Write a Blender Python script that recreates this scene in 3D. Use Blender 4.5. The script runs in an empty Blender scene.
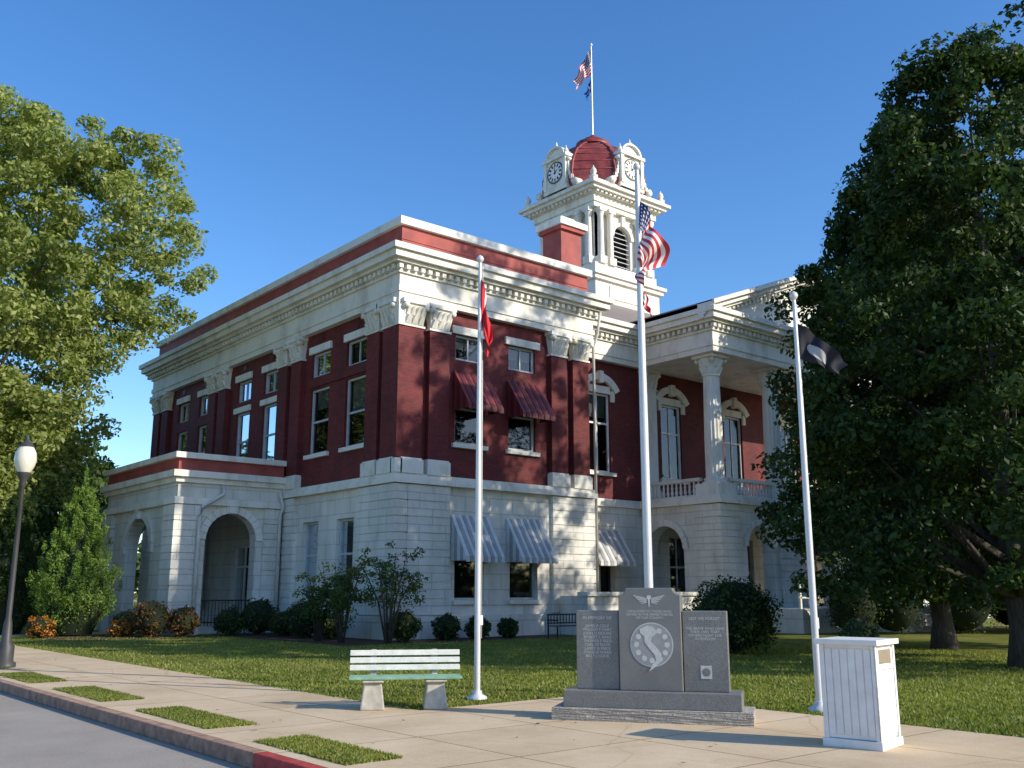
import bpy, math, random
import numpy as np
from mathutils import Vector, Matrix
random.seed(7)
scn=bpy.context.scene
CA,SA=math.cos(math.radians(40)),math.sin(math.radians(40))
CAM=(-18.8,-28.7,1.6)
def O(X,Y): # surveyed offset from the street corner -> site coordinates
    return (X*CA+Y*SA+CAM[0], -X*SA+Y*CA+CAM[1])

# ------------------------------------------------------------ materials
def newmat(name):
    m=bpy.data.materials.new(name); m.use_nodes=True
    nt=m.node_tree; b=nt.nodes['Principled BSDF']
    return m,nt,b
def N(nt,t,**k):
    n=nt.nodes.new(t)
    for a,v in k.items(): setattr(n,a,v)
    return n
def objco(nt): return N(nt,'ShaderNodeTexCoord').outputs['Object']
def ramp(nt,src,stops):
    r=N(nt,'ShaderNodeValToRGB'); e=r.color_ramp.elements
    while len(e)<len(stops): e.new(0.5)
    for i,(p,c) in enumerate(stops):
        e[i].position=p; e[i].color=(*c,1) if len(c)==3 else c
    nt.links.new(src,r.inputs[0]); return r.outputs[0]
def noise(nt,scale,detail=4,rough=.55,vec=None,stretch=None):
    n=N(nt,'ShaderNodeTexNoise'); n.inputs['Scale'].default_value=scale
    n.inputs['Detail'].default_value=detail; n.inputs['Roughness'].default_value=rough
    v=vec or objco(nt)
    if stretch:
        mp=N(nt,'ShaderNodeMapping'); mp.inputs['Scale'].default_value=stretch
        nt.links.new(v,mp.inputs[0]); v=mp.outputs[0]
    nt.links.new(v,n.inputs['Vector']); return n.outputs[0]
def mixc(nt,f,a,b,mode='MIX'):
    m=N(nt,'ShaderNodeMix',data_type='RGBA',blend_type=mode)
    for s,v in ((0,f),(6,a),(7,b)):
        if isinstance(v,(int,float)): m.inputs[s].default_value=v
        elif isinstance(v,tuple): m.inputs[s].default_value=(*v,1) if len(v)==3 else v
        else: nt.links.new(v,m.inputs[s])
    return m.outputs[2]
def bump(nt,b,h,strength=.3,dist=.02):
    u=N(nt,'ShaderNodeBump'); u.inputs['Strength'].default_value=strength; u.inputs['Distance'].default_value=dist
    nt.links.new(h,u.inputs['Height']); nt.links.new(u.outputs[0],b.inputs['Normal'])
def plain(name,c,rough=.6,metal=0,var=.15,scale=3,spec=.4):
    m,nt,b=newmat(name)
    c2=tuple(x*(1-var) for x in c); c1=tuple(min(1,x*(1+var*.5)) for x in c)
    col=ramp(nt,noise(nt,scale),[(.3,c2),(.7,c1)])
    nt.links.new(col,b.inputs['Base Color']); b.inputs['Roughness'].default_value=rough
    b.inputs['Metallic'].default_value=metal; b.inputs['Specular IOR Level'].default_value=spec
    return m
def wallvec(nt):
    s=N(nt,'ShaderNodeSeparateXYZ'); nt.links.new(objco(nt),s.inputs[0])
    a=N(nt,'ShaderNodeMath',operation='ADD'); nt.links.new(s.outputs[0],a.inputs[0]); nt.links.new(s.outputs[1],a.inputs[1])
    c=N(nt,'ShaderNodeCombineXYZ'); nt.links.new(a.outputs[0],c.inputs[0]); nt.links.new(s.outputs[2],c.inputs[1])
    return c.outputs[0]
def brickmat(name,c,bw,bh,mort,mortc,var,bstr,bdist,dirt=.25,rough=.75,smooth=.1):
    m,nt,b=newmat(name)
    t=N(nt,'ShaderNodeTexBrick'); nt.links.new(wallvec(nt),t.inputs['Vector'])
    t.inputs['Scale'].default_value=1; t.inputs['Brick Width'].default_value=bw; t.inputs['Row Height'].default_value=bh
    t.inputs['Mortar Size'].default_value=mort; t.inputs['Mortar Smooth'].default_value=smooth
    t.inputs['Color1'].default_value=(*c,1); t.inputs['Color2'].default_value=(*[x*(1-var) for x in c],1)
    t.inputs['Mortar'].default_value=(*mortc,1)
    d=ramp(nt,noise(nt,.9,6,.65,stretch=(1,1,.35)),[(.35,(1-dirt,1-dirt,1-dirt*1.05)),(.62,(1,1,1))])
    col=mixc(nt,1.0,t.outputs[0],d,'MULTIPLY')
    nt.links.new(col,b.inputs['Base Color']); b.inputs['Roughness'].default_value=rough
    inv=N(nt,'ShaderNodeMath',operation='SUBTRACT'); inv.inputs[0].default_value=1; nt.links.new(t.outputs[1],inv.inputs[1])
    ns=noise(nt,14,3); ad=N(nt,'ShaderNodeMath',operation='MULTIPLY_ADD'); nt.links.new(ns,ad.inputs[0]); ad.inputs[1].default_value=.35
    nt.links.new(inv.outputs[0],ad.inputs[2]); bump(nt,b,ad.outputs[0],bstr,bdist)
    return m
M={}
M['brick']=brickmat('maroon_brick',(.20,.024,.024),.24,.08,.008,(.12,.017,.017),.35,.5,.012,.38)
M['stone']=brickmat('white_painted_stone',(.80,.765,.68),1.15,.56,.018,(.60,.565,.49),.05,.6,.04,.25)
def trim():
    m,nt,b=newmat('white_trim')
    a=ramp(nt,noise(nt,1.3,7,.7,stretch=(1,1,.3)),[(.33,(.58,.54,.45)),(.52,(.79,.755,.67)),(.8,(.82,.79,.71))])
    nt.links.new(a,b.inputs['Base Color']); b.inputs['Roughness'].default_value=.6
    bump(nt,b,noise(nt,9,4),.15,.02); return m
M['trim']=trim()
M['redpar']=plain('red_painted_band',(.38,.085,.07),.7,var=.3,scale=1.2)
M['frame']=plain('window_frame_paint',(.5,.52,.52),.5)
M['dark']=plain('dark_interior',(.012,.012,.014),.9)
M['blind']=plain('blinds',(.35,.33,.28),.8)
M['roof']=plain('roof_metal',(.24,.20,.17),.6,var=.2)
M['dome']=plain('red_dome_metal',(.27,.048,.042),.5,var=.55,scale=1.8,spec=.5)
M['black']=plain('black_iron',(.015,.015,.016),.45)
M['awnred']=plain('awning_red',(.18,.028,.03),.5)
M['awnred2']=plain('awning_red_dark',(.09,.013,.017),.5)
M['awnw']=plain('awning_white',(.66,.66,.64),.5)
M['awng']=plain('awning_grey',(.36,.36,.355),.5)
M['pipe']=plain('downpipe',(.62,.60,.54),.5)
def glass():
    m,nt,b=newmat('window_glass'); out=nt.nodes['Material Output']
    tr=N(nt,'ShaderNodeBsdfTransparent'); tr.inputs[0].default_value=(.45,.5,.52,1)
    gl=N(nt,'ShaderNodeBsdfGlossy'); gl.inputs['Roughness'].default_value=.03; gl.inputs[0].default_value=(.8,.9,1,1)
    lw=N(nt,'ShaderNodeLayerWeight'); lw.inputs[0].default_value=.3
    mp=N(nt,'ShaderNodeMapRange'); nt.links.new(lw.outputs['Fresnel'],mp.inputs[0]); mp.inputs[3].default_value=.04; mp.inputs[4].default_value=.7
    mx=N(nt,'ShaderNodeMixShader'); nt.links.new(mp.outputs[0],mx.inputs[0]); nt.links.new(tr.outputs[0],mx.inputs[1]); nt.links.new(gl.outputs[0],mx.inputs[2])
    bp=N(nt,'ShaderNodeBump'); bp.inputs['Strength'].default_value=.08; nt.links.new(noise(nt,1.5,2),bp.inputs['Height']); nt.links.new(bp.outputs[0],gl.inputs['Normal'])
    nt.links.new(mx.outputs[0],out.inputs[0]); return m
M['glass']=glass()
def concrete():
    m,nt,b=newmat('sidewalk_concrete')
    a=ramp(nt,noise(nt,.7,7,.7),[(.3,(.60,.43,.25)),(.55,(.74,.56,.355)),(.75,(.80,.63,.42))])
    f=ramp(nt,noise(nt,60,3),[(.3,(.82,.82,.82)),(.7,(1,1,1))])
    c=mixc(nt,1.,a,f,'MULTIPLY')
    t=N(nt,'ShaderNodeTexBrick'); nt.links.new(objco(nt),t.inputs['Vector']); t.offset=0
    t.inputs['Scale'].default_value=1; t.inputs['Brick Width'].default_value=1.75; t.inputs['Row Height'].default_value=1.75
    t.inputs['Mortar Size'].default_value=.012; t.inputs['Color1'].default_value=(1,1,1,1); t.inputs['Color2'].default_value=(.88,.88,.86,1); t.inputs['Mortar'].default_value=(.38,.34,.29,1)
    c=mixc(nt,1.,c,t.outputs[0],'MULTIPLY')
    v=N(nt,'ShaderNodeTexVoronoi',feature='DISTANCE_TO_EDGE'); v.inputs['Scale'].default_value=.33
    mx=N(nt,'ShaderNodeMix',data_type='VECTOR'); 
    nz=N(nt,'ShaderNodeTexNoise'); nz.inputs['Scale'].default_value=2; nt.links.new(objco(nt),nz.inputs['Vector'])
    mx.inputs[0].default_value=.12; nt.links.new(objco(nt),mx.inputs[4]); nt.links.new(nz.outputs[1],mx.inputs[5])
    nt.links.new(mx.outputs[1],v.inputs['Vector'])
    cr=ramp(nt,v.outputs[0],[(.0,(.6,.57,.52)),(.005,(1,1,1))])
    c=mixc(nt,.45,c,cr,'MULTIPLY')
    nt.links.new(c,b.inputs['Base Color']); b.inputs['Roughness'].default_value=.9; bump(nt,b,noise(nt,40,4),.25,.01); return m
M['conc']=concrete()
def asphalt():
    m,nt,b=newmat('asphalt')
    a=ramp(nt,noise(nt,.5,6,.65),[(.3,(.34,.29,.235)),(.7,(.46,.40,.33))])
    f=ramp(nt,noise(nt,90,2),[(.3,(.55,.55,.55)),(.65,(1.1,1.1,1.1))])
    nt.links.new(mixc(nt,1.,a,f,'MULTIPLY'),b.inputs['Base Color']); b.inputs['Roughness'].default_value=.9; bump(nt,b,noise(nt,80,3),.5,.01); return m
M['asph']=asphalt()
def grassm():
    m,nt,b=newmat('grass')
    a=ramp(nt,noise(nt,.35,7,.7),[(.3,(.14,.17,.03)),(.5,(.20,.225,.045)),(.66,(.32,.29,.10)),(.76,(.30,.22,.12))])
    f=ramp(nt,noise(nt,25,4,.7),[(.3,(.5,.5,.45)),(.7,(1.15,1.15,1.1))])
    nt.links.new(mixc(nt,1.,a,f,'MULTIPLY'),b.inputs['Base Color']); b.inputs['Roughness'].default_value=.9; b.inputs['Specular IOR Level'].default_value=.1
    bump(nt,b,noise(nt,40,4),.8,.04); return m
M['grass']=grassm()
def leafm(name,c0,c1,c2,trans=.35,scale=.35):
    m,nt,b=newmat(name); out=nt.nodes['Material Output']
    g=N(nt,'ShaderNodeNewGeometry')
    a=ramp(nt,g.outputs['Random Per Island'],[(0,c0),(.5,c1),(1,c2)])
    f=ramp(nt,noise(nt,scale,3),[(.3,(.65,.7,.6)),(.7,(1.15,1.1,1.0))])
    c=mixc(nt,1.,a,f,'MULTIPLY')
    nt.links.new(c,b.inputs['Base Color']); b.inputs['Roughness'].default_value=.55; b.inputs['Specular IOR Level'].default_value=.25
    tl=N(nt,'ShaderNodeBsdfTranslucent'); tc=mixc(nt,1.,c,(1.1,1.25,.5),'MULTIPLY'); nt.links.new(tc,tl.inputs[0])
    mx=N(nt,'ShaderNodeMixShader'); mx.inputs[0].default_value=trans
    nt.links.new(b.outputs[0],mx.inputs[1]); nt.links.new(tl.outputs[0],mx.inputs[2]); nt.links.new(mx.outputs[0],out.inputs[0]); return m
M['leafL']=leafm('leaves_bright',(.20,.25,.07),(.30,.35,.11),(.44,.46,.20),.4)
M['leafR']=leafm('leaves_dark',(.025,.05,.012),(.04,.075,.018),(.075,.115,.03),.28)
M['leafM']=leafm('leaves_mid',(.05,.09,.02),(.075,.12,.026),(.11,.15,.04),.3)
M['cedar']=leafm('cedar_leaves',(.12,.20,.04),(.18,.29,.055),(.28,.38,.09),.3,1)
M['shrub']=leafm('shrub_leaves',(.025,.05,.013),(.045,.08,.018),(.08,.12,.03),.2,2)
M['shrubr']=leafm('red_shrub_leaves',(.10,.05,.02),(.16,.06,.02),(.08,.10,.02),.2,3)
M['flower']=leafm('orange_blossoms',(.5,.13,.02),(.55,.2,.03),(.10,.14,.02),.2,3)
M['blade']=leafm('grass_blades',(.16,.20,.035),(.24,.28,.055),(.42,.38,.15),.4,.5)
M['core']=plain('dark_shade_core',(.012,.02,.006),.95)  # near-black filler, inner shade of the foliage put into the colour
def bark():
    m,nt,b=newmat('bark'); a=ramp(nt,noise(nt,6,5,.6,stretch=(3,3,.5)),[(.3,(.035,.028,.022)),(.7,(.11,.09,.07))])
    nt.links.new(a,b.inputs['Base Color']); b.inputs['Roughness'].default_value=.95; bump(nt,b,noise(nt,8,5,.6,stretch=(3,3,.4)),.8,.05); return m
M['bark']=bark()
M['white']=plain('white_paint',(.84,.82,.78),.45,var=.12,scale=5)
M['pole']=plain('pole_aluminium',(.68,.68,.67),.38,metal=.25,var=.06)
def granite(name,c,rough):
    m,nt,b=newmat(name)
    a=ramp(nt,noise(nt,130,3,.7),[(.35,tuple(x*.55 for x in c)),(.5,c),(.68,tuple(x*1.5 for x in c))])
    f=ramp(nt,noise(nt,2.5,4),[(.3,(.8,.8,.8)),(.7,(1,1,1))])
    nt.links.new(mixc(nt,1.,a,f,'MULTIPLY'),b.inputs['Base Color']); b.inputs['Roughness'].default_value=rough
    if rough>.6: bump(nt,b,noise(nt,9,6,.7),1.,.06)
    return m
M['gran']=granite('polished_granite',(.23,.225,.21),.35)
M['granR']=granite('rough_granite',(.46,.42,.36),.85)
M['engr']=plain('engraved_granite',(.62,.61,.57),.8,scale=20)
M['engd']=plain('engraved_disc',(.36,.355,.335),.7,scale=20)

# ------------------------------------------------------------ mesh builder
class MB:
    def __init__(s): s.v=[];s.f=[];s.m=[];s.mats=[];s.sm=[]; s.fr()
    def fr(s,o=(0,0),u=(1,0),n=(0,1)): s.o=o;s.u=u;s.n=n; return s
    def P(s,u,n,z): return (s.o[0]+s.u[0]*u+s.n[0]*n, s.o[1]+s.u[1]*u+s.n[1]*n, z)
    def mi(s,m):
        if m not in s.mats: s.mats.append(m)
        return s.mats.index(m)
    def add(s,pts,faces,m,smooth=False):
        b=len(s.v); s.v+= [s.P(*p) for p in pts]; k=s.mi(m)
        for f in faces: s.f.append(tuple(b+i for i in f)); s.m.append(k); s.sm.append(smooth)
    def hexa(s,p,m): s.add(p,[(0,1,2,3),(4,7,6,5),(0,4,5,1),(1,5,6,2),(2,6,7,3),(3,7,4,0)],m)
    def box(s,u0,u1,n0,n1,z0,z1,m): s.hexa([(u0,n0,z0),(u1,n0,z0),(u1,n1,z0),(u0,n1,z0),(u0,n0,z1),(u1,n0,z1),(u1,n1,z1),(u0,n1,z1)],m)
    def quad(s,pts,m): s.add(pts,[tuple(range(len(pts)))],m)
    def lathe(s,cu,cn,prof,seg,m,smooth=True,flute=0,rot=0):
        pts=[];faces=[]
        for r,z in prof:
            for i in range(seg):
                a=rot+2*math.pi*i/seg; rr=r*(1-(flute if i%2 else 0)); pts.append((cu+rr*math.cos(a),cn+rr*math.sin(a),z))
        L=len(prof)
        for j in range(L-1):
            for i in range(seg):
                k=(i+1)%seg; faces.append((j*seg+i,j*seg+k,(j+1)*seg+k,(j+1)*seg+i))
        s.add(pts,faces,m,smooth)
        s.add([pts[i] for i in range(seg)],[tuple(range(seg))[::-1]],m); s.add(pts[-seg:],[tuple(range(seg))],m)
    def tube(s,path,rad,seg,m,smooth=True):
        pts=[];faces=[]; path=[Vector(p) for p in path]
        for j,p in enumerate(path):
            d=(path[min(j+1,len(path)-1)]-path[max(j-1,0)]).normalized()
            a=d.orthogonal().normalized() if abs(d.z)<.9 else (Vector((1,0,0))-d*d.x).normalized()
            b=d.cross(a); r=rad[j] if isinstance(rad,(list,tuple)) else rad
            for i in range(seg):
                t=2*math.pi*i/seg; pts.append(tuple(p+a*r*math.cos(t)+b*r*math.sin(t)))
        for j in range(len(path)-1):
            for i in range(seg):
                k=(i+1)%seg; faces.append((j*seg+i,j*seg+k,(j+1)*seg+k,(j+1)*seg+i))
        faces.append(tuple(range(seg))[::-1]); faces.append(tuple(range((len(path)-1)*seg,len(path)*seg)))
        s.add(pts,faces,m,smooth)
    def build(s,name,parent=None,bevel=0,loc=None):
        me=bpy.data.meshes.new(name); me.from_pydata(s.v,[],s.f)
        for m in s.mats: me.materials.append(M[m])
        me.polygons.foreach_set('material_index',s.m); me.polygons.foreach_set('use_smooth',s.sm)
        import bmesh
        bm=bmesh.new(); bm.from_mesh(me); bmesh.ops.recalc_face_normals(bm,faces=bm.faces); bm.to_mesh(me); bm.free()
        ob=bpy.data.objects.new(name,me); scn.collection.objects.link(ob)
        if parent: ob.parent=parent
        if bevel:
            bv=ob.modifiers.new('b','BEVEL'); bv.width=bevel; bv.segments=2; bv.limit_method='ANGLE'
        return ob
def empty(name,loc=(0,0,0),rz=0):
    e=bpy.data.objects.new(name,None); e.location=loc; e.rotation_euler=(0,0,math.radians(rz)); scn.collection.objects.link(e); return e

def wall_open(mb,u0,u1,z0,z1,ops,n0,n1,m):
    us=sorted({u0,u1,*[o[0] for o in ops],*[o[1] for o in ops]}); 
    for a,b in zip(us[:-1],us[1:]):
        c=(a+b)/2; z=z0
        for o in sorted([o for o in ops if o[0]<c<o[1]],key=lambda o:o[2]):
            if o[2]>z: mb.box(a,b,n0,n1,z,o[2],m)
            z=o[3]
        if z<z1: mb.box(a,b,n0,n1,z,z1,m)
def wall_arch(mb,u0,u1,z0,z1,arches,n0,n1,m,seg=14):
    u=u0
    for uc,w,zs in sorted(arches):
        a,b=uc-w/2,uc+w/2
        if a>u: mb.box(u,a,n0,n1,z0,z1,m)
        r=w/2
        for i in range(seg):
            t0=math.pi*(1-i/seg); t1=math.pi*(1-(i+1)/seg)
            x0=uc+r*math.cos(t0);x1=uc+r*math.cos(t1);c0=zs+r*math.sin(t0);c1=zs+r*math.sin(t1)
            mb.hexa([(x0,n0,c0),(x1,n0,c1),(x1,n1,c1),(x0,n1,c0),(x0,n0,z1),(x1,n0,z1),(x1,n1,z1),(x0,n1,z1)],m)
        u=b
    if u<u1: mb.box(u,u1,n0,n1,z0,z1,m)
def arch_trim(mb,uc,w,zs,n0,n1,t,m,seg=14,ang=math.pi):
    r=w/2; st=(math.pi-ang)/2
    for i in range(seg):
        a0=st+ang*i/seg+.006; a1=st+ang*(i+1)/seg-.006; q=[]
        for n in (n0,n1):
            for a,rr in ((a0,r),(a1,r),(a1,r+t),(a0,r+t)): q.append((uc+rr*math.cos(a),n,zs+rr*math.sin(a)))
        mb.hexa(q,m)
def window(mb,u0,u1,z0,z1,nf,vert=False,blind=0,fr='frame',mid=.5):
    g=nf-.18; t=.09
    mb.box(u0,u0+t,g-.03,g+.07,z0,z1,fr); mb.box(u1-t,u1,g-.03,g+.07,z0,z1,fr)
    mb.box(u0+t,u1-t,g-.03,g+.07,z0,z0+t,fr); mb.box(u0+t,u1-t,g-.03,g+.07,z1-t,z1,fr)
    if mid:
        zm=z0+(z1-z0)*mid; mb.box(u0+t,u1-t,g-.02,g+.05,zm-.04,zm+.04,fr)
    if vert:
        um=(u0+u1)/2; mb.box(um-.03,um+.03,g-.025,g+.045,z0+t,z1-t,fr)
    mb.quad([(u0+t,g,z0+t),(u1-t,g,z0+t),(u1-t,g,z1-t),(u0+t,g,z1-t)],'glass')
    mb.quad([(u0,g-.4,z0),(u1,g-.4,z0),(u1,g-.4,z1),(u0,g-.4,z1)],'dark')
    if blind:
        zb=z1-(z1-z0)*blind; mb.quad([(u0+t,g-.12,zb),(u1-t,g-.12,zb),(u1-t,g-.12,z1),(u0+t,g-.12,z1)],'blind')
def pilcap(mb,uc,w,z0,z1,d,m='trim'):
    h=w/2; H=z1-z0
    mb.box(uc-h-.05,uc+h+.05,0,d+.05,z0,z0+.08,m)
    za,zb=z0+.08,z1-.16
    mb.hexa([(uc-h+.03,0,za),(uc+h-.03,0,za),(uc+h-.03,d,za),(uc-h+.03,d,za),(uc-h-.1,0,zb),(uc+h+.1,0,zb),(uc+h+.1,d+.14,zb),(uc-h-.1,d+.14,zb)],m)
    for row,(fz,k) in enumerate(((.1,3),(.42,4))):
        for i in range(k):
            c=uc-h+w*(i+.5)/k; q=w/k*.38; a=z0+H*fz; b=a+H*.3; dd=d+.02+row*.05
            mb.hexa([(c-q,dd-.05,a),(c+q,dd-.05,a),(c+q,dd+.03,a),(c-q,dd+.03,a),(c-q*.7,dd,b),(c+q*.7,dd,b),(c+q*.5,dd+.17,b),(c-q*.5,dd+.17,b)],m)
    for sgn in (-1,1):
        mb.tube([(uc+sgn*(h+.02),d-.05,z1-.26),(uc+sgn*(h+.02),d+.24,z1-.26)],.11,8,m)
    mb.box(uc-h-.16,uc+h+.16,0,d+.22,zb,z1,m)
def slab(mb,r,z0,z1,p,m): mb.fr().box(r[0]-p,r[1]+p,r[2]-p,r[3]+p,z0,z1,m)
def courses(mb,x0,x1,y0,y1,z0,z1,m,n):
    h=(z1-z0)/n
    for i in range(n): mb.box(x0,x1,y0,y1,z0+i*h+.02,z0+(i+1)*h-.02,m)
    mb.box(x0+.05,x1-.05,y0+.05,y1-.05,z0,z1,m)
FR=dict(o=(0,0),u=(1,0),n=(0,-1)); FL=dict(o=(0,0),u=(0,1),n=(-1,0))

# ------------------------------------------------------------ courthouse
CH=empty('courthouse_building')
st=MB(); br=MB(); tr=MB(); wi=MB(); de=MB()
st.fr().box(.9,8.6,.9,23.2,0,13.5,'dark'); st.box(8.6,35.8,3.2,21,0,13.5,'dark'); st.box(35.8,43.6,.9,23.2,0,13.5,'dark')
opL=[(2.7,3.95,1.4,4.3),(5.35,6.6,1.4,4.3),(11.3,13.1,.32,3.6),(17.4,18.6,1.4,4.3),(20.1,21.3,1.4,4.3)]
st.fr(**FL); wall_open(st,-.08,24.08,0,5.35,opL,-.4,.08,'stone')
opR=[(2.5,3.85,1.3,4.2),(5.1,6.5,1.3,4.2)]
st.fr(**FR); wall_open(st,.4,9.38,0,5.35,opR,-.4,.08,'stone')
for o in opL[:2]+opL[3:]: wi.fr(**FL); window(wi,*o,.02,vert=False,blind=0,mid=.55); tr.fr(**FL).box(o[0]-.1,o[1]+.1,.08,.2,o[2]-.14,o[2],'trim')
for o in opR: wi.fr(**FR); window(wi,*o,.02,blind=.0); tr.fr(**FR).box(o[0]-.1,o[1]+.1,.08,.2,o[2]-.14,o[2],'trim')
o=opL[2]; wi.fr(**FL); window(wi,*o,.02,vert=True,mid=.72,fr='white')
st.fr(); courses(st,-.24,.3,-.24,2.2,.8,5.33,'stone',8); courses(st,.32,2.15,-.24,.3,.8,5.33,'stone',8)
courses(st,7.2,9.52,-.24,.0,.8,5.33,'stone',8); courses(st,-.24,.0,7.15,8.05,.8,5.33,'stone',8); courses(st,-.24,0,16.5,16.9,.8,5.33,'stone',8); courses(st,-.24,0,22,24.2,.8,5.33,'stone',8)
tr.fr().box(-.34,.1,-.34,24.3,0,.78,'stone'); tr.box(.1,9.6,-.34,.1,0,.781,'stone')
W=(0,9.3,0,24); MID=(9.3,35.1,2.2,21.8); W2=(35.1,44.4,0,24); POR=(15.05,29.35,-2.25,2.2)
st.box(9.3-.4,9.38,.4,2.3,0,5.35,'stone'); st.box(0,9.3,23.6,24.08,0,5.35,'stone')
st.box(35.1,44.4,-.08,.4,0,5.35,'stone'); st.box(44,44.48,.4,24,0,5.35,'stone'); st.box(35.02,35.4,.4,2.2,0,5.35,'stone')
br.fr().box(8.9,9.3,.4,2.6,5.7,12.05,'brick'); br.box(0,9.3,23.6,24,5.7,12.05,'brick'); br.box(35.1,44.4,0,.4,5.7,12.05,'brick'); br.box(44,44.4,.4,24,5.7,12.05,'brick'); br.box(35.1,35.5,.4,2.6,5.7,12.05,'brick')
for i,r in enumerate((W,MID,W2)):
    e=.004*(i==1); slab(tr,r,5.35+e,5.55+e,.18 if i==1 else .33,'trim'); slab(tr,r,5.55+e,5.7+e,.12 if i==1 else .25,'trim')
wzL=[(2.25,3.8),(5.05,6.6),(9.55,11.0),(12.3,13.75),(16.85,18.25),(19.55,20.95)]
ops=[]
for a,b in wzL: ops+=[(a,b,7.0,9.7),(a,b,10.2,11.2)]
br.fr(**FL); wall_open(br,0,24,5.7,12.05,ops,-.4,0,'brick')
for i,(a,b) in enumerate(wzL):
    wi.fr(**FL); window(wi,a,b,7.0,9.7,0,blind=[.5,.3,0,.4,.2,.5][i],fr='frame'); window(wi,a,b,10.2,11.2,0,mid=0,vert=True)
    tr.fr(**FL); tr.box(a-.15,b+.15,0,.13,6.84,7.0,'trim'); tr.box(a-.1,b+.1,0,.1,11.2,11.5,'trim'); 
    if 1<i<4: tr.box(a-.1,b+.1,0,.1,9.7,9.95,'trim')
for c in (3,5.8,10.3,13,17.5,20.3):
    br.fr(**FL); br.quad([(c-.2,.03,11.8),(c,.03,11.6),(c+.2,.03,11.8),(c,.03,12.0)],'awnred2')
wzR=[(2.5,3.85),(5.1,6.5)]; ops=[]
for a,b in wzR: ops+=[(a,b,7.0,9.7),(a,b,10.2,11.2)]
br.fr(**FR); wall_open(br,.4,9.3,5.7,12.05,ops,-.4,0,'brick')
for a,b in wzR:
    wi.fr(**FR); window(wi,a,b,7.0,9.7,0,blind=0); window(wi,a,b,10.2,11.2,0,mid=0,vert=True,blind=.5)
    tr.fr(**FR); tr.box(a-.15,b+.15,0,.13,6.84,7.0,'trim'); tr.box(a-.2,b+.2,0,.1,11.2,11.5,'trim')
br.fr(**FL).box(2.1,6.75,0,.06,9.78,10.12,'brick')
def pilaster(fr,a,b,ca=None,cb=None):
    br.fr(**fr).box(a,b,0,.22,6.25,11.05,'brick'); tr.fr(**fr).box(a-.06,b+.06,0,.3,5.7,6.2,'trim'); tr.box(a-.02,b+.02,0,.25,6.2,6.26,'trim')
    pilcap(tr,(max(a,0)+b)/2 if ca is None else ca,b-max(a,0),11.05,12.05,.22)
for a,b in ((0,.85),(1.1,1.95),(7.15,8.0),(8.35,9.2),(14.6,15.45),(15.8,16.6),(21.9,22.75),(23.1,24.0)): pilaster(FL,a,b)
for a,b in ((0,.85),(1.15,2.05),(7.2,8.05),(8.4,9.3)): pilaster(FR,a,b)
br.fr().box(-.22,0,-.22,0,6.25,11.05,'brick'); tr.fr().box(-.3,0,-.3,0,5.7,6.2,'trim'); tr.box(-.28,0,-.28,0,11.05,12.05,'trim')
def entab(r,e=0,par=True,dent=(1,1),skipx=None):
    for z0,z1,p in ((12.05,12.3,.27),(12.3,12.52,.32),(12.52,12.98,.27),(12.98,13.08,.36),(13.3,13.42,.62),(13.42,13.68,.8),(13.68,13.9,.92)): slab(tr,r,z0+e,z1+e,p,'trim')
    slab(tr,r,13.08+e,13.3+e,.34,'trim')
    x0,x1,y0,y1=r
    tr.fr()
    if dent[0]:
        n=int((x1-x0+.8)/.32)
        for i in range(n+1): x=x0-.45+i*.32; tr.box(x,x+.17,y0-.52,y0-.34,13.1+e,13.28+e,'trim')
    if dent[1]:
        n=int((y1-y0+.8)/.32)
        for i in range(n+1): y=y0-.25+i*.32; tr.box(x0-.52,x0-.34,y,y+.17,13.1+e,13.28+e,'trim')
    if par:
        slab(br,r,13.9+e,14.9+e,.12,'redpar'); slab(tr,r,14.9+e,15.2+e,.28,'trim')
entab(W); entab(W2,dent=(1,0)); entab(MID,.004,par=False,dent=(1,0)); entab(POR,.008,par=False)
slab(tr,(0,9.3,0,24),14.36,14.42,.15,'redpar')
FM=dict(o=(0,2.2),u=(1,0),n=(0,-1))
cs=[12.3,17.3,22.2,27.1,32.1]; ops=[(c-.75,c+.75,6.9,10.55) for c in cs]
br.fr(**FM); wall_open(br,9.3,35.1,5.7,12.05,ops,-.4,0,'brick')
for i,c in enumerate(cs):
    wi.fr(**FM); window(wi,c-.75,c+.75,6.9,10.55,0,vert=True,mid=.62,fr='white',blind=[.3,0,.4,.2,.3][i])
    tr.fr(**FM).box(c-.95,c+.95,0,.16,6.74,6.9,'trim')
    tr.box(c-.98,c-.75,0,.1,10.2,10.7,'trim'); tr.box(c+.75,c+.98,0,.1,10.2,10.7,'trim')
    arch_trim(tr,c,2.3,10.0,0,.17,.32,'trim',10,math.radians(118))
    tr.box(c-.75,c+.75,-.1,.03,10.55,10.9,'trim'); tr.box(c-.13,c+.13,0,.25,11.0,11.55,'trim')
opM=[(11.5,13.1,1.5,4.1),(16.8,18.2,1.3,4.2),(21.1,23.3,.95,4.2),(26,27.4,1.3,4.2),(31,32.5,1.3,4.2)]
st.fr(**FM); wall_open(st,9.38,35.02,0,5.35,opM,-.4,.06,'stone')
for o in opM: wi.fr(**FM); window(wi,*o,.02,vert=True,blind=random.choice([0,.3]))
PF=dict(o=(14.9,-2.4),u=(1,0),n=(0,-1)); PS=dict(o=(14.9,-2.4),u=(0,1),n=(-1,0)); PE=dict(o=(29.5,-2.4),u=(0,1),n=(1,0))
st.fr(**PF); wall_arch(st,0,14.6,0,5.35,[(2.75,1.9,3.55),(7.3,2.2,3.4),(11.85,1.9,3.55)],-.6,0,'stone')
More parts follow.
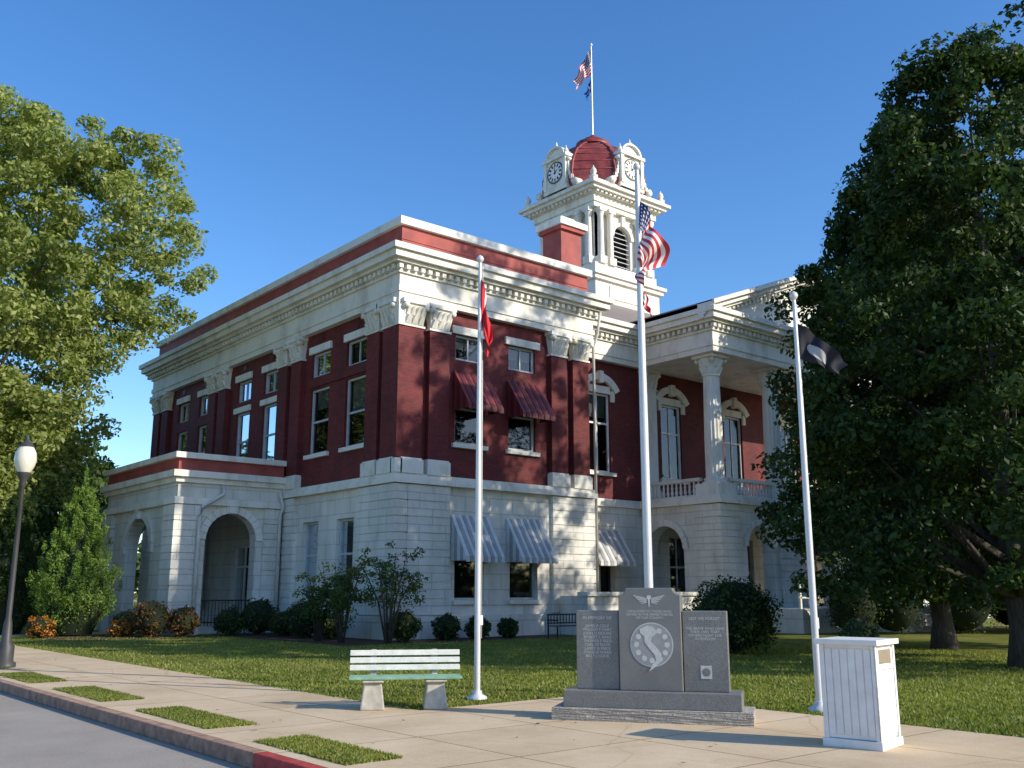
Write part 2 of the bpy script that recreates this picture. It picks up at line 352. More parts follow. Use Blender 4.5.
for uc,w,zs in [(2.75,1.9,3.55),(7.3,2.2,3.4),(11.85,1.9,3.55)]: tr.fr(**PF); arch_trim(tr,uc,w,zs,0,.09,.28,'trim')
st.fr(**PS); wall_arch(st,.6,4.52,0,5.35,[(3.1,2.1,3.45)],-.6,0,'stone'); tr.fr(**PS); arch_trim(tr,3.1,2.1,3.45,0,.09,.28,'trim')
st.fr(**PE); wall_arch(st,.6,4.52,0,5.35,[(3.1,2.1,3.45)],-.6,0,'stone')
slab(tr,(14.9,29.5,-2.4,2.3),5.358,5.56,.24,'trim'); slab(tr,(14.9,29.5,-2.4,2.3),5.56,5.71,.15,'trim')
st.fr().box(14.9,29.5,-2.4,2.2,0,.95,'stone')
for u0,u1 in ((-.12,1.25),(4.2,5.4),(9.2,10.4),(13.35,14.72)):
    st.fr(**PF); courses(st,u0,u1,0,.12,.8,5.33,'stone',8)
st.fr(**PS); courses(st,-.0,1.3,0,.12,.8,5.33,'stone',8)
co=MB()
def column(cx,cy,r,z0,z1,seg=32):
    H=z1-z0; co.fr()
    co.box(cx-r*1.5,cx+r*1.5,cy-r*1.5,cy+r*1.5,z0,z0+.55,'trim')
    zb=z0+.55; zc=z1-.95
    co.lathe(cx,cy,[(r*1.35,zb),(r*1.4,zb+.08),(r*1.15,zb+.14),(r*1.25,zb+.22),(r*1.02,zb+.28)],20,'trim')
    co.lathe(cx,cy,[(r,zb+.28),(r*.99,zb+(zc-zb)*.4),(r*.86,zc)],seg,'trim',smooth=False,flute=.07)
    co.lathe(cx,cy,[(r*.98,zc),(r*.98,zc+.07),(r*.86,zc+.1),(r*.95,zc+.5),(r*1.3,zc+.8)],16,'trim')
    for row in (0,1):
        for i in range(8):
            a=2*math.pi*(i+.5*row)/8; ca,sa=math.cos(a),math.sin(a); co.fr(o=(cx,cy),u=(-sa,ca),n=(ca,sa))
            za=zc+.1+row*.3; zz=za+.32; d=r*.84+row*.05; q=.12
            co.hexa([(-q,d-.05,za),(q,d-.05,za),(q,d+.05,za),(-q,d+.05,za),(-q*.8,d,zz),(q*.8,d,zz),(q*.5,d+.2,zz),(-q*.5,d+.2,zz)],'trim')
    for i in range(4):
        a=math.pi/4+math.pi/2*i; ca,sa=math.cos(a),math.sin(a); co.fr(o=(cx,cy),u=(-sa,ca),n=(ca,sa))
        co.tube([(-.06,r*1.45,z1-.24),(.06,r*1.45,z1-.24)],.12,8,'trim')
    co.fr().box(cx-r*1.42,cx+r*1.42,cy-r*1.42,cy+r*1.42,z1-.14,z1,'trim')
for cx in (15.6,20.0,24.4,28.8): column(cx,-1.7,.42,5.71,12.05)
co.fr(); 
for cx in (15.6,28.8):
    br.fr(**FM).box(cx-.4,cx+.4,0,.25,6.25,11.05,'trim'); tr.fr(**FM); pilcap(tr,cx,.8,11.05,12.05,.25); tr.box(cx-.5,cx+.5,0,.35,5.72,6.25,'trim')
def balustrade(p0,p1,z):
    p0=Vector(p0);p1=Vector(p1);L=(p1-p0).length;d=(p1-p0)/L
    co.fr(o=tuple(p0),u=tuple(d),n=(-d.y,d.x)); co.box(0,L,-.12,.12,z,z+.12,'trim'); co.box(0,L,-.13,.13,z+.72,z+.86,'trim')
    k=int(L/.24)
    for i in range(k):
        u=L*(i+.5)/k; co.lathe(u,0,[(.04,z+.12),(.075,z+.26),(.045,z+.42),(.06,z+.5),(.035,z+.6),(.055,z+.72)],8,'trim')
for a,b in ((15.6,20),(20,24.4),(24.4,28.8)): balustrade((a+.63,-1.9),(b-.63,-1.9),5.71)
balustrade((15.3,-1.1),(15.3,2.2),5.71)
tr.fr(); x0,x1,xm,zp=14.15,30.25,22.2,17.0
tr.add([(x0+.9,-2.3,13.9),(x1-.9,-2.3,13.9),(xm,-2.3,zp-.35)],[(0,1,2)],'trim')
for (xa,xb,s) in ((x0,xm,1),(x1,xm,1)):
    for (yy,ya,t0,t1) in ((-3.2,-2.25,0,.2),(-2.95,-2.25,-.22,0),(-2.7,-2.25,-.36,-.22)):
        tr.hexa([(xa,yy,13.95+t0),(xb,yy,zp+t0),(xb,ya,zp+t0),(xa,ya,13.95+t0),(xa,yy,13.95+t1),(xb,yy,zp+t1),(xb,ya,zp+t1),(xa,ya,13.95+t1)],'trim')
    n=26
    for i in range(n):
        f=(i+.3)/n; x=xa+(xb-xa)*f; z=13.95+(zp-13.95)*f-.55; tr.box(x-.09,x+.09,-2.55,-2.3,z,z+.2,'trim')
rf=MB(); rf.hexa([(x0,-3.1,14.1),(xm,-3.1,17.15),(xm,10,17.15),(x0,10,14.1),(x0,-3.1,14.16),(xm,-3.1,17.22),(xm,10,17.22),(x0,10,14.16)],'roof')
rf.hexa([(x1,-3.1,14.1),(xm,-3.1,17.15),(xm,10,17.15),(x1,10,14.1),(x1,-3.1,14.16),(xm,-3.1,17.22),(xm,10,17.22),(x1,10,14.16)],'roof')
rf.hexa([(8.8,1.5,13.91),(35.6,1.5,13.91),(35.6,22.5,13.91),(8.8,22.5,13.91),(19.2,9.1,18.0),(25.2,9.1,18.0),(25.2,15.1,18.0),(19.2,15.1,18.0)],'roof')
br.fr().box(11.2,12.5,3.4,4.7,13.8,18.6,'redpar'); br.box(11.05,12.65,3.25,4.85,18.6,18.8,'redpar'); tr.fr().box(10.95,12.75,3.15,4.95,18.8,19.1,'trim'); tr.box(11.4,12.3,3.6,4.5,19.1,19.4,'trim')
# porch on the street side
PX0,PX1,PY0,PY1=-4.6,-.24,8.2,16.2
PA=dict(o=(PX0,PY0),u=(1,0),n=(0,-1)); PB=dict(o=(PX0,PY0),u=(0,1),n=(-1,0)); PC=dict(o=(PX0,PY1),u=(1,0),n=(0,1))
PL=-.24-PX0
st.fr(**PA); wall_arch(st,0,PL,0,5.2,[(2.22,2.1,3.6)],-.5,0,'stone'); tr.fr(**PA); arch_trim(tr,2.22,2.1,3.6,0,.08,.3,'trim'); tr.box(2.05,2.39,0,.18,4.64,5.05,'trim')
st.fr(**PB); wall_arch(st,.5,7.5,0,5.2,[(4,2.9,3.15)],-.5,0,'stone'); tr.fr(**PB); arch_trim(tr,4,2.9,3.15,0,.08,.3,'trim'); tr.box(3.83,4.17,0,.18,4.55,5.1,'trim')
st.fr(**PC); wall_arch(st,0,PL,0,5.2,[(2.2,2.05,3.6)],-.5,0,'stone')
st.fr()
for (a,b,c,d) in ((PX0-.18,PX0+.85,PY0-.18,PY0),(PX0-.18,PX0,PY0,PY0+.95),(PX0-.18,PX0,PY1-.95,PY1+.18),(-1.05,-.28,PY0-.14,PY0)): courses(st,a,b,c,d,.6,4.9,'stone',7)
tr.fr().box(PX0-.3,PX0+.95,PY0-.3,PY0+1.1,0,.59,'stone'); tr.box(PX0-.3,PX0+.3,PY1-1.1,PY1+.3,0,.59,'stone')
R=(PX0,-.26,PY0,PY1)
tr.fr(); tr.box(PX0-.22,-.26,PY0-.22,PY0+.001,4.92,5.18,'trim'); tr.box(PX0-.22,PX0+.001,PY0,PY1,4.92,5.18,'trim')
for z0,z1,p,m in ((5.2,5.75,.05,'stone'),(5.75,5.95,.2,'trim'),(5.95,6.2,.36,'trim'),(6.2,6.68,.1,'redpar'),(6.68,6.9,.3,'trim')):
    tr.fr().box(R[0]-p,R[1],R[2]-p,R[3]+p,z0,z1,m)
st.fr().box(PX0+.02,-.3,PY0+.5,PY1-.5,0,.3,'stone')
for i in range(2): st.box(PX0-.4-.35*i,PX0-.0,10.6,13.8,0,.2-.1*i,'stone')
ir=MB(); ir.fr(**PA); ir.box(1.18,3.26,-.3,-.26,1.25,1.3,'black'); ir.box(1.18,3.26,-.3,-.26,.42,.46,'black')
for i in range(16): ir.box(1.2+i*.136,1.22+i*.136,-.29,-.27,.3,1.27,'black')
pp=MB(); pp.tube([(-2.9,7.95,5.7),(-2.95,7.75,5.35),(-3.75,7.85,4.8),(-3.83,7.88,4.4),(-3.83,7.88,.1)],.07,8,'pipe')
pp.tube([(-.5,7.9,5.6),(-.35,7.85,5.0),(-.42,7.95,4.6),(-.42,7.95,.1)],.06,8,'pipe'); pp.tube([(9.75,2.0,12),(9.75,2.0,.2)],.06,8,'pipe')
pp.tube([(9.75,-.55,13.3),(9.75,-.35,12.4),(9.72,-.12,11.8),(9.72,-.12,.2)],.06,8,'pipe')
aw=MB()
def awning(fr,a,b,zt,zb,proj,m1,m2):
    aw.fr(**fr); n=11; w=(b-a)/n
    for i in range(n):
        u=a+i*w; e=.025 if i%2 else 0; m=m2 if i%2 else m1
        aw.hexa([(u,.1+e,zt-.03),(u+w,.1+e,zt-.03),(u+w,proj+e,zb-.03),(u,proj+e,zb-.03),(u,.1+e,zt+.0),(u+w,.1+e,zt+.0),(u+w,proj+e,zb),(u,proj+e,zb)],m)
        aw.box(u,u+w,proj-.01+e,proj+.012+e,zb-.2,zb-.035,m)
    for u in (a,b-.02):
        k=5
        for j in range(k):
            n0=.12+(proj-.12)*j/k; n1=.12+(proj-.12)*(j+1)/k; za=zt-(zt-zb)*j/k-.04; zc=zt-(zt-zb)*(j+1)/k-.04
            aw.hexa([(u,n0,zb-.15),(u+.02,n0,zb-.15),(u+.02,n1,zb-.15),(u,n1,zb-.15),(u,n0,za),(u+.02,n0,za),(u+.02,n1,zc),(u,n1,zc)],m2 if j%2 else m1)
awning(FR,2.35,4.0,9.75,8.35,1.05,'awnred','awnred2'); awning(FR,4.95,6.65,9.75,8.35,1.05,'awnred','awnred2')
awning(FR,2.3,4.05,4.35,2.85,1.05,'awnw','awng'); awning(FR,4.9,6.7,4.35,2.85,1.05,'awnw','awng')
awning(FM,11.2,13.4,4.3,2.9,1.05,'awnw','awng')
# ---------------- tower
tw=MB(); TX,TY=22.2,12.1
def face(mb,i,h):
    a=i*math.pi/2; ca,sa=round(math.cos(a)),round(math.sin(a))
    mb.fr(o=(TX+ca*h,TY+sa*h),u=(-sa,ca),n=(ca,sa))
def tb(h,z0,z1,m='trim'): tw.fr(o=(TX,TY)).box(-h,h,-h,h,z0,z1,m)
tb(2.75,13,19.4); tb(2.95,19.4,19.65); tb(3.1,19.65,19.85); tb(2.65,19.85,20.5); tb(2.85,17.9,18.2)
for h,z0,z1 in ((2.62,24.0,24.3),(2.72,24.3,24.75),(2.9,24.75,24.9),(3.2,24.9,25.1),(3.4,25.1,25.28),(3.15,25.28,25.5)): tb(h,z0,z1)
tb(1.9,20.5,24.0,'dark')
for i in range(4):
    face(tw,i,2.3)
    wall_arch(tw,-2.3,2.3,20.5,24.0,[(0,1.5,22.6)],-.35,0 if i%2 else .004,'trim',12)
    arch_trim(tw,0,1.5,22.6,.004,.12,.22,'trim',12); tw.box(-.14,.14,0,.22,23.3,23.95,'trim')
    for j in range(9): tw.hexa([(-.75,-.3,20.6+j*.3),(.75,-.3,20.6+j*.3),(.75,-.1,20.5+j*.3),(-.75,-.1,20.5+j*.3),(-.75,-.3,20.64+j*.3),(.75,-.3,20.64+j*.3),(.75,-.1,20.54+j*.3),(-.75,-.1,20.54+j*.3)],'frame')
    for u in (-2.05,-1.25,1.25,2.05):
        tw.box(u-.27,u+.27,.005,.5,20.5,20.95,'trim'); tw.lathe(u,.25,[(.22,20.95),(.2,21.1),(.17,23.5),(.26,23.75)],14,'trim'); tw.box(u-.27,u+.27,.005,.52,23.75,24.0,'trim')
    face(tw,i,2.75); tw.box(-1.6,1.6,.0,.07,18.4,19.2,'trim')
    face(tw,i,2.9)
    for j in range(16): tw.box(-2.8+j*.36,-2.62+j*.36,0,.16,24.75,24.89,'trim')
    # clock dormer
    face(tw,i,.42)
    tw.box(-.9,.9,1.6,2.85,25.5,27.75,'trim'); tw.box(-1.05,1.05,1.6,2.92,25.5,25.72,'trim')
    for s in (-1,1):
        tw.box(s*.86-.12,s*.86+.12,2.6,2.97,25.72,27.55,'trim'); tw.lathe(s*.86,2.75,[(.1,27.75),(.16,27.88),(.13,28.0),(.04,28.15),(.02,28.3)],10,'trim')
        for k in range(7): # scroll brackets beside the clock
            t=k/7; q=.95+.6*(1-t)**2; tw.box(s*q-.1,s*q+.1,2.3,2.8,25.5+t*1.8,25.5+(t+1/7)*1.8,'trim')
        tw.tube([(s*1.62,2.35,25.72),(s*1.62,2.86,25.72)],.22,12,'trim'); tw.tube([(s*1.02,2.35,27.35),(s*1.02,2.86,27.35)],.14,12,'trim')
    tw.box(-1.08,1.08,1.6,3.03,27.55,27.75,'trim')
    seg=12
    for k in range(seg):
        a0=math.pi*k/seg; a1=math.pi*(k+1)/seg; xa,xb=.76*math.cos(a0),.76*math.cos(a1)
        tw.hexa([(xa,1.2,27.75),(xb,1.2,27.75),(xb,2.8,27.75),(xa,2.8,27.75),(xa,1.2,27.751+.6*math.sin(a0)),(xb,1.2,27.751+.6*math.sin(a1)),(xb,2.8,27.751+.6*math.sin(a1)),(xa,2.8,27.751+.6*math.sin(a0))],'trim')
        q=[]
        for n in (2.65,2.97):
            for a,r in ((a0,.72),(a1,.72),(a1,.86),(a0,.86)): q.append((r*math.cos(a),n,27.75+r*.8*math.sin(a)))
        tw.hexa(q,'trim')
    tw.lathe(0,2.75,[(.13,28.4),(.17,28.5),(.06,28.62),(.03,28.8)],10,'trim')
    cz=26.75
    def disc(r,n,m,k=36): tw.quad([(r*math.cos(2*math.pi*t/k),n,cz+r*math.sin(2*math.pi*t/k)) for t in range(k)],m)
    disc(.73,2.875,'trim'); disc(.70,2.895,'black'); disc(.61,2.905,'white')
    for k in range(12):
        a=2*math.pi*k/12; c,s=math.cos(a),math.sin(a); w=.055
        tw.quad([(.38*c-w*s,2.915,cz+.38*s+w*c),(.38*c+w*s,2.915,cz+.38*s-w*c),(.58*c+w*s,2.915,cz+.58*s-w*c),(.58*c-w*s,2.915,cz+.58*s+w*c)],'black')
    for a,L,w in ((math.radians(35),.34,.06),(math.radians(100),.5,.045)):
        c,s=math.cos(a),math.sin(a); tw.quad([(-w*s-.1*c,2.925,cz+w*c-.1*s),(w*s-.1*c,2.925,cz-w*c-.1*s),(L*c,2.925,cz+L*s)],'black')
prof=[(3.3,25.5),(3.38,26.0),(3.36,26.6),(3.2,27.2),(2.9,27.8),(2.48,28.3),(1.98,28.75),(1.45,29.1),(1.05,29.32),(.95,29.38)]
tw.fr(o=(TX,TY)); tw.lathe(0,0,prof,8,'dome',smooth=False,rot=math.pi/8)
for i in range(8):
    a=math.pi/8+i*math.pi/4; tw.tube([((r+.02)*math.cos(a),(r+.02)*math.sin(a),z) for r,z in prof],.08,6,'dome')
for r,z in prof[2:-2]:
    P8=[(math.pi/8+i*math.pi/4) for i in range(9)]; tw.tube([((r+.012)*math.cos(a),(r+.012)*math.sin(a),z) for a in P8],.028,5,'dome')
tw.lathe(0,0,[(1.1,29.38),(1.1,29.62),(.7,29.68),(.6,29.95),(.25,30.15),(.1,30.3)],16,'dome')
tw.lathe(0,0,[(.06,30.2),(.045,36.6)],8,'pole'); tw.lathe(0,0,[(.02,36.6),(.1,36.68),(.1,36.76),(.02,36.85)],8,'pole')
for sx in (-1,1):
    for sy in (-1,1): tw.lathe(sx*2.95,sy*2.95,[(.24,25.5),(.26,25.65),(.1,25.72),(.2,25.9),(.17,26.05),(.05,26.2),(.03,26.3)],10,'trim')
st.build('stone_walls',CH); br.build('brick_walls',CH); tr.build('cornice_and_trim',CH,bevel=0); wi.build('windows',CH); co.build('columns_and_balustrade',CH)
rf.build('roof',CH); tw.build('clock_tower',CH); aw.build('awnings',CH); pp.build('downpipes',CH); ir.build('porch_railing',CH)
te=MB(); te.box(7.4,14.6,-1.9,-1.55,0,1.45,'stone'); te.box(7.3,14.7,-2.0,-1.45,1.45,1.6,'trim'); te.box(7.4,7.75,-1.55,-.4,0,1.45,'stone')
te.box(14.9,29.5,-6.2,-2.52,0,.95,'stone')
for i in range(6): te.box(19.5,25,-6.2-.33*(i+1),-6.2-.33*i+.0,0,.95-.15*(i+1),'stone')
te.box(18.9,19.5,-8.2,-6.2,0,1.5,'stone'); te.box(25,25.6,-8.2,-6.2,0,1.5,'stone')
for x in np.arange(15,19,1.0): te.box(x-.05,x+.05,-6.1,-6.0,.95,1.9,'trim')
te.box(14.9,19,-6.12,-5.98,1.85,1.93,'trim'); te.box(14.9,19,-6.1,-6.0,1.35,1.41,'trim')
te.build('entrance_terrace')

# ------------------------------------------------------------ ground
def sheet(name,x0,x1,y0,y1,z,m):
    b=MB(); b.quad([(x0,y0,z),(x1,y0,z),(x1,y1,z),(x0,y1,z)],m); return b.build(name)
sheet('ground',-900,900,-900,900,-.15,'grass')
sheet('street_road',-27,-14.15,-400,400,-.146,'asph'); sheet('cross_road',47.2,58,-400,400,-.146,'asph')
lw=MB(); lw.box(-13.98,47,-60,60,-.15,0,'grass'); lw.build('lawn')
PATCH=[(-20.3,-18.45),(-17.1,-14.8),(-13.3,-10.9),(-9.4,-7.0),(-5.4,-3.0)]; PX=-13.22
sw=MB(); yy=[-60,-20.3,-18.45,-17.1,-14.8,-13.3,-10.9,-9.4,-7.0,-5.4,-3.0,60]
sw.quad([(PX,-60,.012),(-10.8,-60,.012),(-10.8,60,.012),(PX,60,.012)],'conc')
sw.quad([(-14,-60,.012),(-13.78,-60,.012),(-13.78,60,.012),(-14,60,.012)],'conc')
for i in range(0,len(yy)-1,2): sw.quad([(-13.78,yy[i],.012),(PX,yy[i],.012),(PX,yy[i+1],.012),(-13.78,yy[i+1],.012)],'conc')
sw.quad([(-10.8,-60,.012),(-7.1,-60,.012),(-7.1,-17.2,.012),(-10.8,-17.2,.012)],'conc')
sw.quad([(-10.8,11,.012),(-5.2,11,.012),(-5.2,13.4,.012),(-10.8,13.4,.012)],'conc')
sw.build('sidewalk')
M['curb']=plain('curb_concrete',(.42,.25,.17),.9,var=.45,scale=6); M['redcurb']=plain('red_curb_paint',(.5,.06,.05),.7,var=.4,scale=8)
cb=MB(); cb.box(-14.15,-14,-19.1,60,-.15,.016,'curb'); cb.box(-14.15,-14,-60,-19.1,-.15,.016,'redcurb'); cb.build('curb',bevel=.015)
M['paint']=plain('road_paint',(.6,.6,.58),.8,var=.3,scale=9)
rm=MB()
for y in (-16.6,-10.6,-4.6): rm.quad([(-17.4,y,-.142),(-16.4,y,-.142),(-16.4,y+.12,-.142),(-17.4,y+.12,-.142)],'paint')
rm.build('parking_marking')

# ------------------------------------------------------------ vegetation
def tris_obj(name,V,k,mat,parent=None):
    n=len(V)//k; me=bpy.data.meshes.new(name); me.vertices.add(len(V)); me.vertices.foreach_set('co',V.astype(np.float32).ravel())
    me.loops.add(len(V)); me.loops.foreach_set('vertex_index',np.arange(len(V),dtype=np.int32))
    me.polygons.add(n); me.polygons.foreach_set('loop_start',np.arange(0,len(V),k,dtype=np.int32)); 
    me.update(calc_edges=True); me.validate(); me.materials.append(M[mat])
    ob=bpy.data.objects.new(name,me); scn.collection.objects.link(ob)
    if parent: ob.parent=parent
    return ob
def leaves(name,C,R,per,leaf,mat,parent,rng,flat=.65,upb=.3,el=.55,shell=.4):
    n=len(C)*per; c=np.repeat(C,per,0); r=np.repeat(R,per)[:,None]
    d=rng.normal(size=(n,3)); d/=np.linalg.norm(d,axis=1)[:,None]
    p=c+d*(rng.random((n,1))**shell)*r*np.array([1,1,flat])
    nv=d*.7+rng.normal(size=(n,3))*.6+np.array([0,0,upb]); nv/=np.linalg.norm(nv,axis=1)[:,None]
    t=np.cross(nv,rng.normal(size=(n,3))); t/=np.linalg.norm(t,axis=1)[:,None]; b=np.cross(nv,t)
    L=leaf*(.6+.8*rng.random((n,1)))
    V=np.stack([p-t*L*.5,p+b*L*el*.5,p+t*L*.5,p-b*L*el*.5],1).reshape(-1,3)
    return tris_obj(name,V,4,mat,parent)
def tree(name,x,y,h,r,zb,prof,ncl,per,leaf,mat,seed,cr=(.7,1.3),tr_r=.3,skew=(0,0),lump=.22,fill=.38):
    rng=np.random.default_rng(seed); E=empty(name,(x,y,0))
    ts,rs=zip(*prof); ph=rng.random(6)*6.28
    C=[];R=[]
    while len(C)<ncl:
        t=rng.random(); a=rng.random()*6.283; rt=np.interp(t,ts,rs)
        if rng.random()>rt+.15: continue
        lumpf=1+lump*(math.sin(3*a+ph[0]+4*t)*.5+math.sin(5*a+ph[1]-9*t)*.35+math.sin(2*a+13*t+ph[2])*.4)
        rho=r*rt*lumpf*(rng.random()**fill)
        C.append((rho*math.cos(a)+skew[0]*t,rho*math.sin(a)+skew[1]*t,zb+(h-zb)*t)); R.append(rng.uniform(*cr)*(1-.3*t))
    C=np.array(C);R=np.array(R)
    leaves('foliage',C,R,per,leaf,mat,E,rng)
    b=MB(); H=h*.8
    pts=[(0,0,-.1),(.05,.02,zb*.5),(-.05,.08,zb+1),(.1,0,h*.45),(skew[0]*.6,skew[1]*.6,H)]
    b.tube(pts,[tr_r*1.5,tr_r,tr_r*.85,tr_r*.55,.05],12,'bark')
    idx=rng.choice(len(C),min(46,ncl),replace=False)
    for i in idx:
        c=C[i]; z0=max(max(zb,1.9)*.8,min(H*.9,c[2]-np.hypot(c[0],c[1])*.7-.5)); f=min(1,z0/H); rr=tr_r*(1-f)*.4+.03
        mid=((c[0])*.45,(c[1])*.45,z0+(c[2]-z0)*.35)
        b.tube([(0,0,z0),mid,tuple(c)],[rr,rr*.6,.02],6,'bark')
    b.build('trunk_and_limbs',E); return E
RND=[(0,.35),(.12,.75),(.3,1),(.55,.97),(.75,.8),(.9,.5),(1,.15)]
LFT=[(0,.35),(.2,.52),(.42,.72),(.6,.97),(.75,.97),(.87,.78),(.95,.5),(1,.2)]
OVAL=[(0,.82),(.12,1),(.35,1),(.55,.85),(.75,.58),(.9,.32),(1,.06)]
tree('shade_tree',-10.6,17.4,23,8.6,3.6,LFT,950,170,.24,'leafL',3,cr=(.65,1.35),tr_r=.45)
tree('added_shade_oak',*O(11.2,21.9),15.3,4.8,1.55,OVAL,560,220,.155,'leafR',11,cr=(.4,.9),tr_r=.28)
tree('added_shade_oak',*O(12.5,29.0),16.9,4.0,1.5,OVAL,460,185,.2,'leafR',12,cr=(.5,1.0),tr_r=.28)
tree('added_shade_oak',26,-13,21,5.5,1.4,OVAL,300,120,.34,'leafR',13,cr=(.8,1.4),tr_r=.3)  # background filler, added and made tall to shade the portico
tree('added_shade_oak',21.5,-8.6,20,3.8,1.6,RND,440,120,.28,'leafR',14,cr=(.6,1.1),tr_r=.3)  # extra tree behind the front oaks, put in to shade the pediment
tree('added_shade_oak',16.2,-22.5,29,7.0,5,RND,430,100,.24,'leafR',17,cr=(.5,1.1),tr_r=.4,fill=.55)  # out-of-view tree, added and sized to throw dapples on the right wing
tree('background_tree',-6.0,37,14,6.5,.6,RND,240,110,.45,'leafM',15,cr=(1,1.9),tr_r=.4)
tree('background_tree',-1.5,45,14,7,.6,RND,240,110,.45,'leafM',16,cr=(1,1.9),tr_r=.4)
tree('background_tree',-9.8,27,9.5,4.6,.4,RND,260,120,.3,'leafR',18,cr=(.7,1.2),tr_r=.2)
rng=np.random.default_rng(5); C=[];R=[]
for i in range(2400):
    a=math.radians(rng.uniform(-180,180)); d=rng.uniform(95,125); X=d*math.sin(a);Y=d*math.cos(a)
    p=O(X,Y)
    if -28<p[0]<-13 and abs(a)>.5: continue
    zt=7+3.5*math.sin(a*17)+2*math.sin(a*41+1); C.append((p[0],p[1],rng.random()**.7*zt)); R.append(rng.uniform(1.5,3))
leaves('distant_trees',np.array(C),np.array(R),45,1.2,'leafM',None,rng)
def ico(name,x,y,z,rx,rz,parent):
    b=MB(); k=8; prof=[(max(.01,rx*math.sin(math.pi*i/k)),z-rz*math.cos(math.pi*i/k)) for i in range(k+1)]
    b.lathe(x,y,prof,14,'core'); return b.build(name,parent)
def shrub(name,x,y,r,h,mat,seed,leaf=.09,n=26,per=110,z=0):
    rng=np.random.default_rng(seed); E=empty(name,(x,y,z)); C=[]
    for i in range(n):
        t=math.acos(1-2*(i+.5)/n); a=i*2.39996
        C.append((r*.72*math.sin(t)*math.cos(a),r*.72*math.sin(t)*math.sin(a),h*.5+h*.36*math.cos(t)))
    C=np.array(C)+rng.normal(size=(n,3))*r*.07
    leaves('foliage',C,np.full(n,r*.36),per,leaf,mat,E,rng,flat=.9)
    ico('light_block_core',0,0,h*.5,r*.78,h*.46,E)  # added dark ellipsoid that blocks light through the leaves, not real branches
    return E
shrub('round_shrub',*O(5.9,26.4),1.15,1.95,'shrub',21,.10,60,170)
shrub('round_shrub',*O(6.95,20.0),.40,1.16,'leafM',22,.06,50,90)
sh=[(-1.5,1.6,.55,.9),(-1.6,3.3,.75,1.3),(-1.5,5.0,.6,.95),(-1.8,6.6,.8,1.35),(-2.8,6.9,.6,1.0),(1.3,-1.3,.5,.85),(2.6,-1.4,.45,.8),(4.0,-1.3,.4,.7),(-.6,-1.5,.6,1.0),(-5.6,7.3,.75,1.3),(-5.9,9.0,.6,.95),(-6.6,15.2,.8,1.4),(-4.6,6.9,.6,1.1),
    (13,-4.2,.8,1.4),(11,-3.4,.6,1.0),(15.5,-8,1.1,2.0),(17.4,-8.6,1.3,2.4),(20,-10,1.5,2.6),(9,-3.1,.5,.9),(23,-12,1.6,2.6),(27,-9,1.5,2.4),(24.5,-14.5,1.5,2.3)]
for i,(x,y,r,h) in enumerate(sh): shrub('small_shrub',x,y,r,h,'shrubr' if i in (9,12) else 'shrub',30+i,.10,22,100)
shrub('flower_bush',-8.9,9.0,.5,.75,'flower',60,.1,18,70); shrub('flower_bush',-6.4,8.1,.4,.6,'flower',61,.1,18,70)
M['mulch']=plain('mulch',(.07,.035,.022),.95,var=.5,scale=12)
mu=MB(); mu.quad([(-3.2,-.35,.008),(-.34,-.35,.008),(-.34,7.9,.008),(-3.2,7.9,.008)],'mulch'); mu.quad([(-3.2,-2.2,.008),(7.2,-2.2,.008),(7.2,-.35,.008),(-3.2,-.35,.008)],'mulch'); mu.quad([(-8.9,5.9,.008),(-3.2,5.9,.008),(-3.2,7.9,.008),(-8.9,10.8,.008)],'mulch'); mu.build('planting_bed')
def cedar(name,x,y,h,r,mat,seed):
    # upright evergreen: many ascending sprays with gaps and a ragged outline
    rng=np.random.default_rng(seed); E=empty(name,(x,y,0)); C=[];R=[]; b=MB()
    for i in range(260):
        t=rng.random()**1.15*.93; a=rng.random()*6.28; L=r*(1-t)**.75*min(1,.72+t*3)*rng.uniform(.75,1.15)
        z0=.1+t*h*.9; rise=L*rng.uniform(.35,.8)
        for k in range(1,5):
            f=(k+1)/5; C.append((L*f*math.cos(a)*.95,L*f*math.sin(a)*.95,min(h,z0+rise*f**1.5))); R.append(.32*(1.15-.7*f)*(1-.45*t))
        if i%6==0: b.tube([(0,0,z0),(L*.9*math.cos(a),L*.9*math.sin(a),z0+rise*.8)],[.03,.01],5,'bark')
    for k in range(10): C.append((0,0,h*(.84+.018*k))); R.append(.2-.016*k)
    leaves('foliage',np.array(C),np.array(R),72,.10,mat,E,rng,flat=1.9,upb=0,el=.34)
    b.lathe(0,0,[(.12,0),(.06,h*.8)],8,'bark'); b.lathe(0,0,[(r*.4,.05),(r*.62,h*.15),(r*.5,h*.4),(r*.22,h*.72),(.03,h*.92)],12,'core'); b.build('trunk_and_branches',E); return E  # the cone inside is an added dark filler for inner shade
cedar('cedar_tree',-7.4,10.4,6.2,1.75,'cedar',41); cedar('cedar_tree',-9.0,13.3,6.0,1.35,'leafR',42)
def myrtle(name,x,y,h,r,seed,mat='leafM'):
    rng=np.random.default_rng(seed); E=empty(name,(x,y,0)); b=MB(); C=[]
    for i in range(7):
        a=i*.9+rng.random(); q=r*rng.uniform(.3,.9); top=(q*math.cos(a),q*math.sin(a),h*rng.uniform(.75,.95))
        b.tube([(.08*math.cos(a),.08*math.sin(a),0),(top[0]*.4,top[1]*.4,h*.45),top],[.04,.03,.01],6,'bark')
        for k in range(9): f=rng.uniform(.5,1.05); C.append((top[0]*f+rng.normal()*.22,top[1]*f+rng.normal()*.22,top[2]*f+rng.normal()*.15))
    leaves('foliage',np.array(C),rng.uniform(.18,.34,len(C)),50,.09,mat,E,rng); b.build('stems',E)
myrtle('crape_myrtle',-2.3,-.5,2.7,1.1,51); myrtle('crape_myrtle',-1.5,-2.0,2.9,1.2,52); myrtle('crape_myrtle',-2.4,.9,2.2,.9,53)
rng=np.random.default_rng(9)
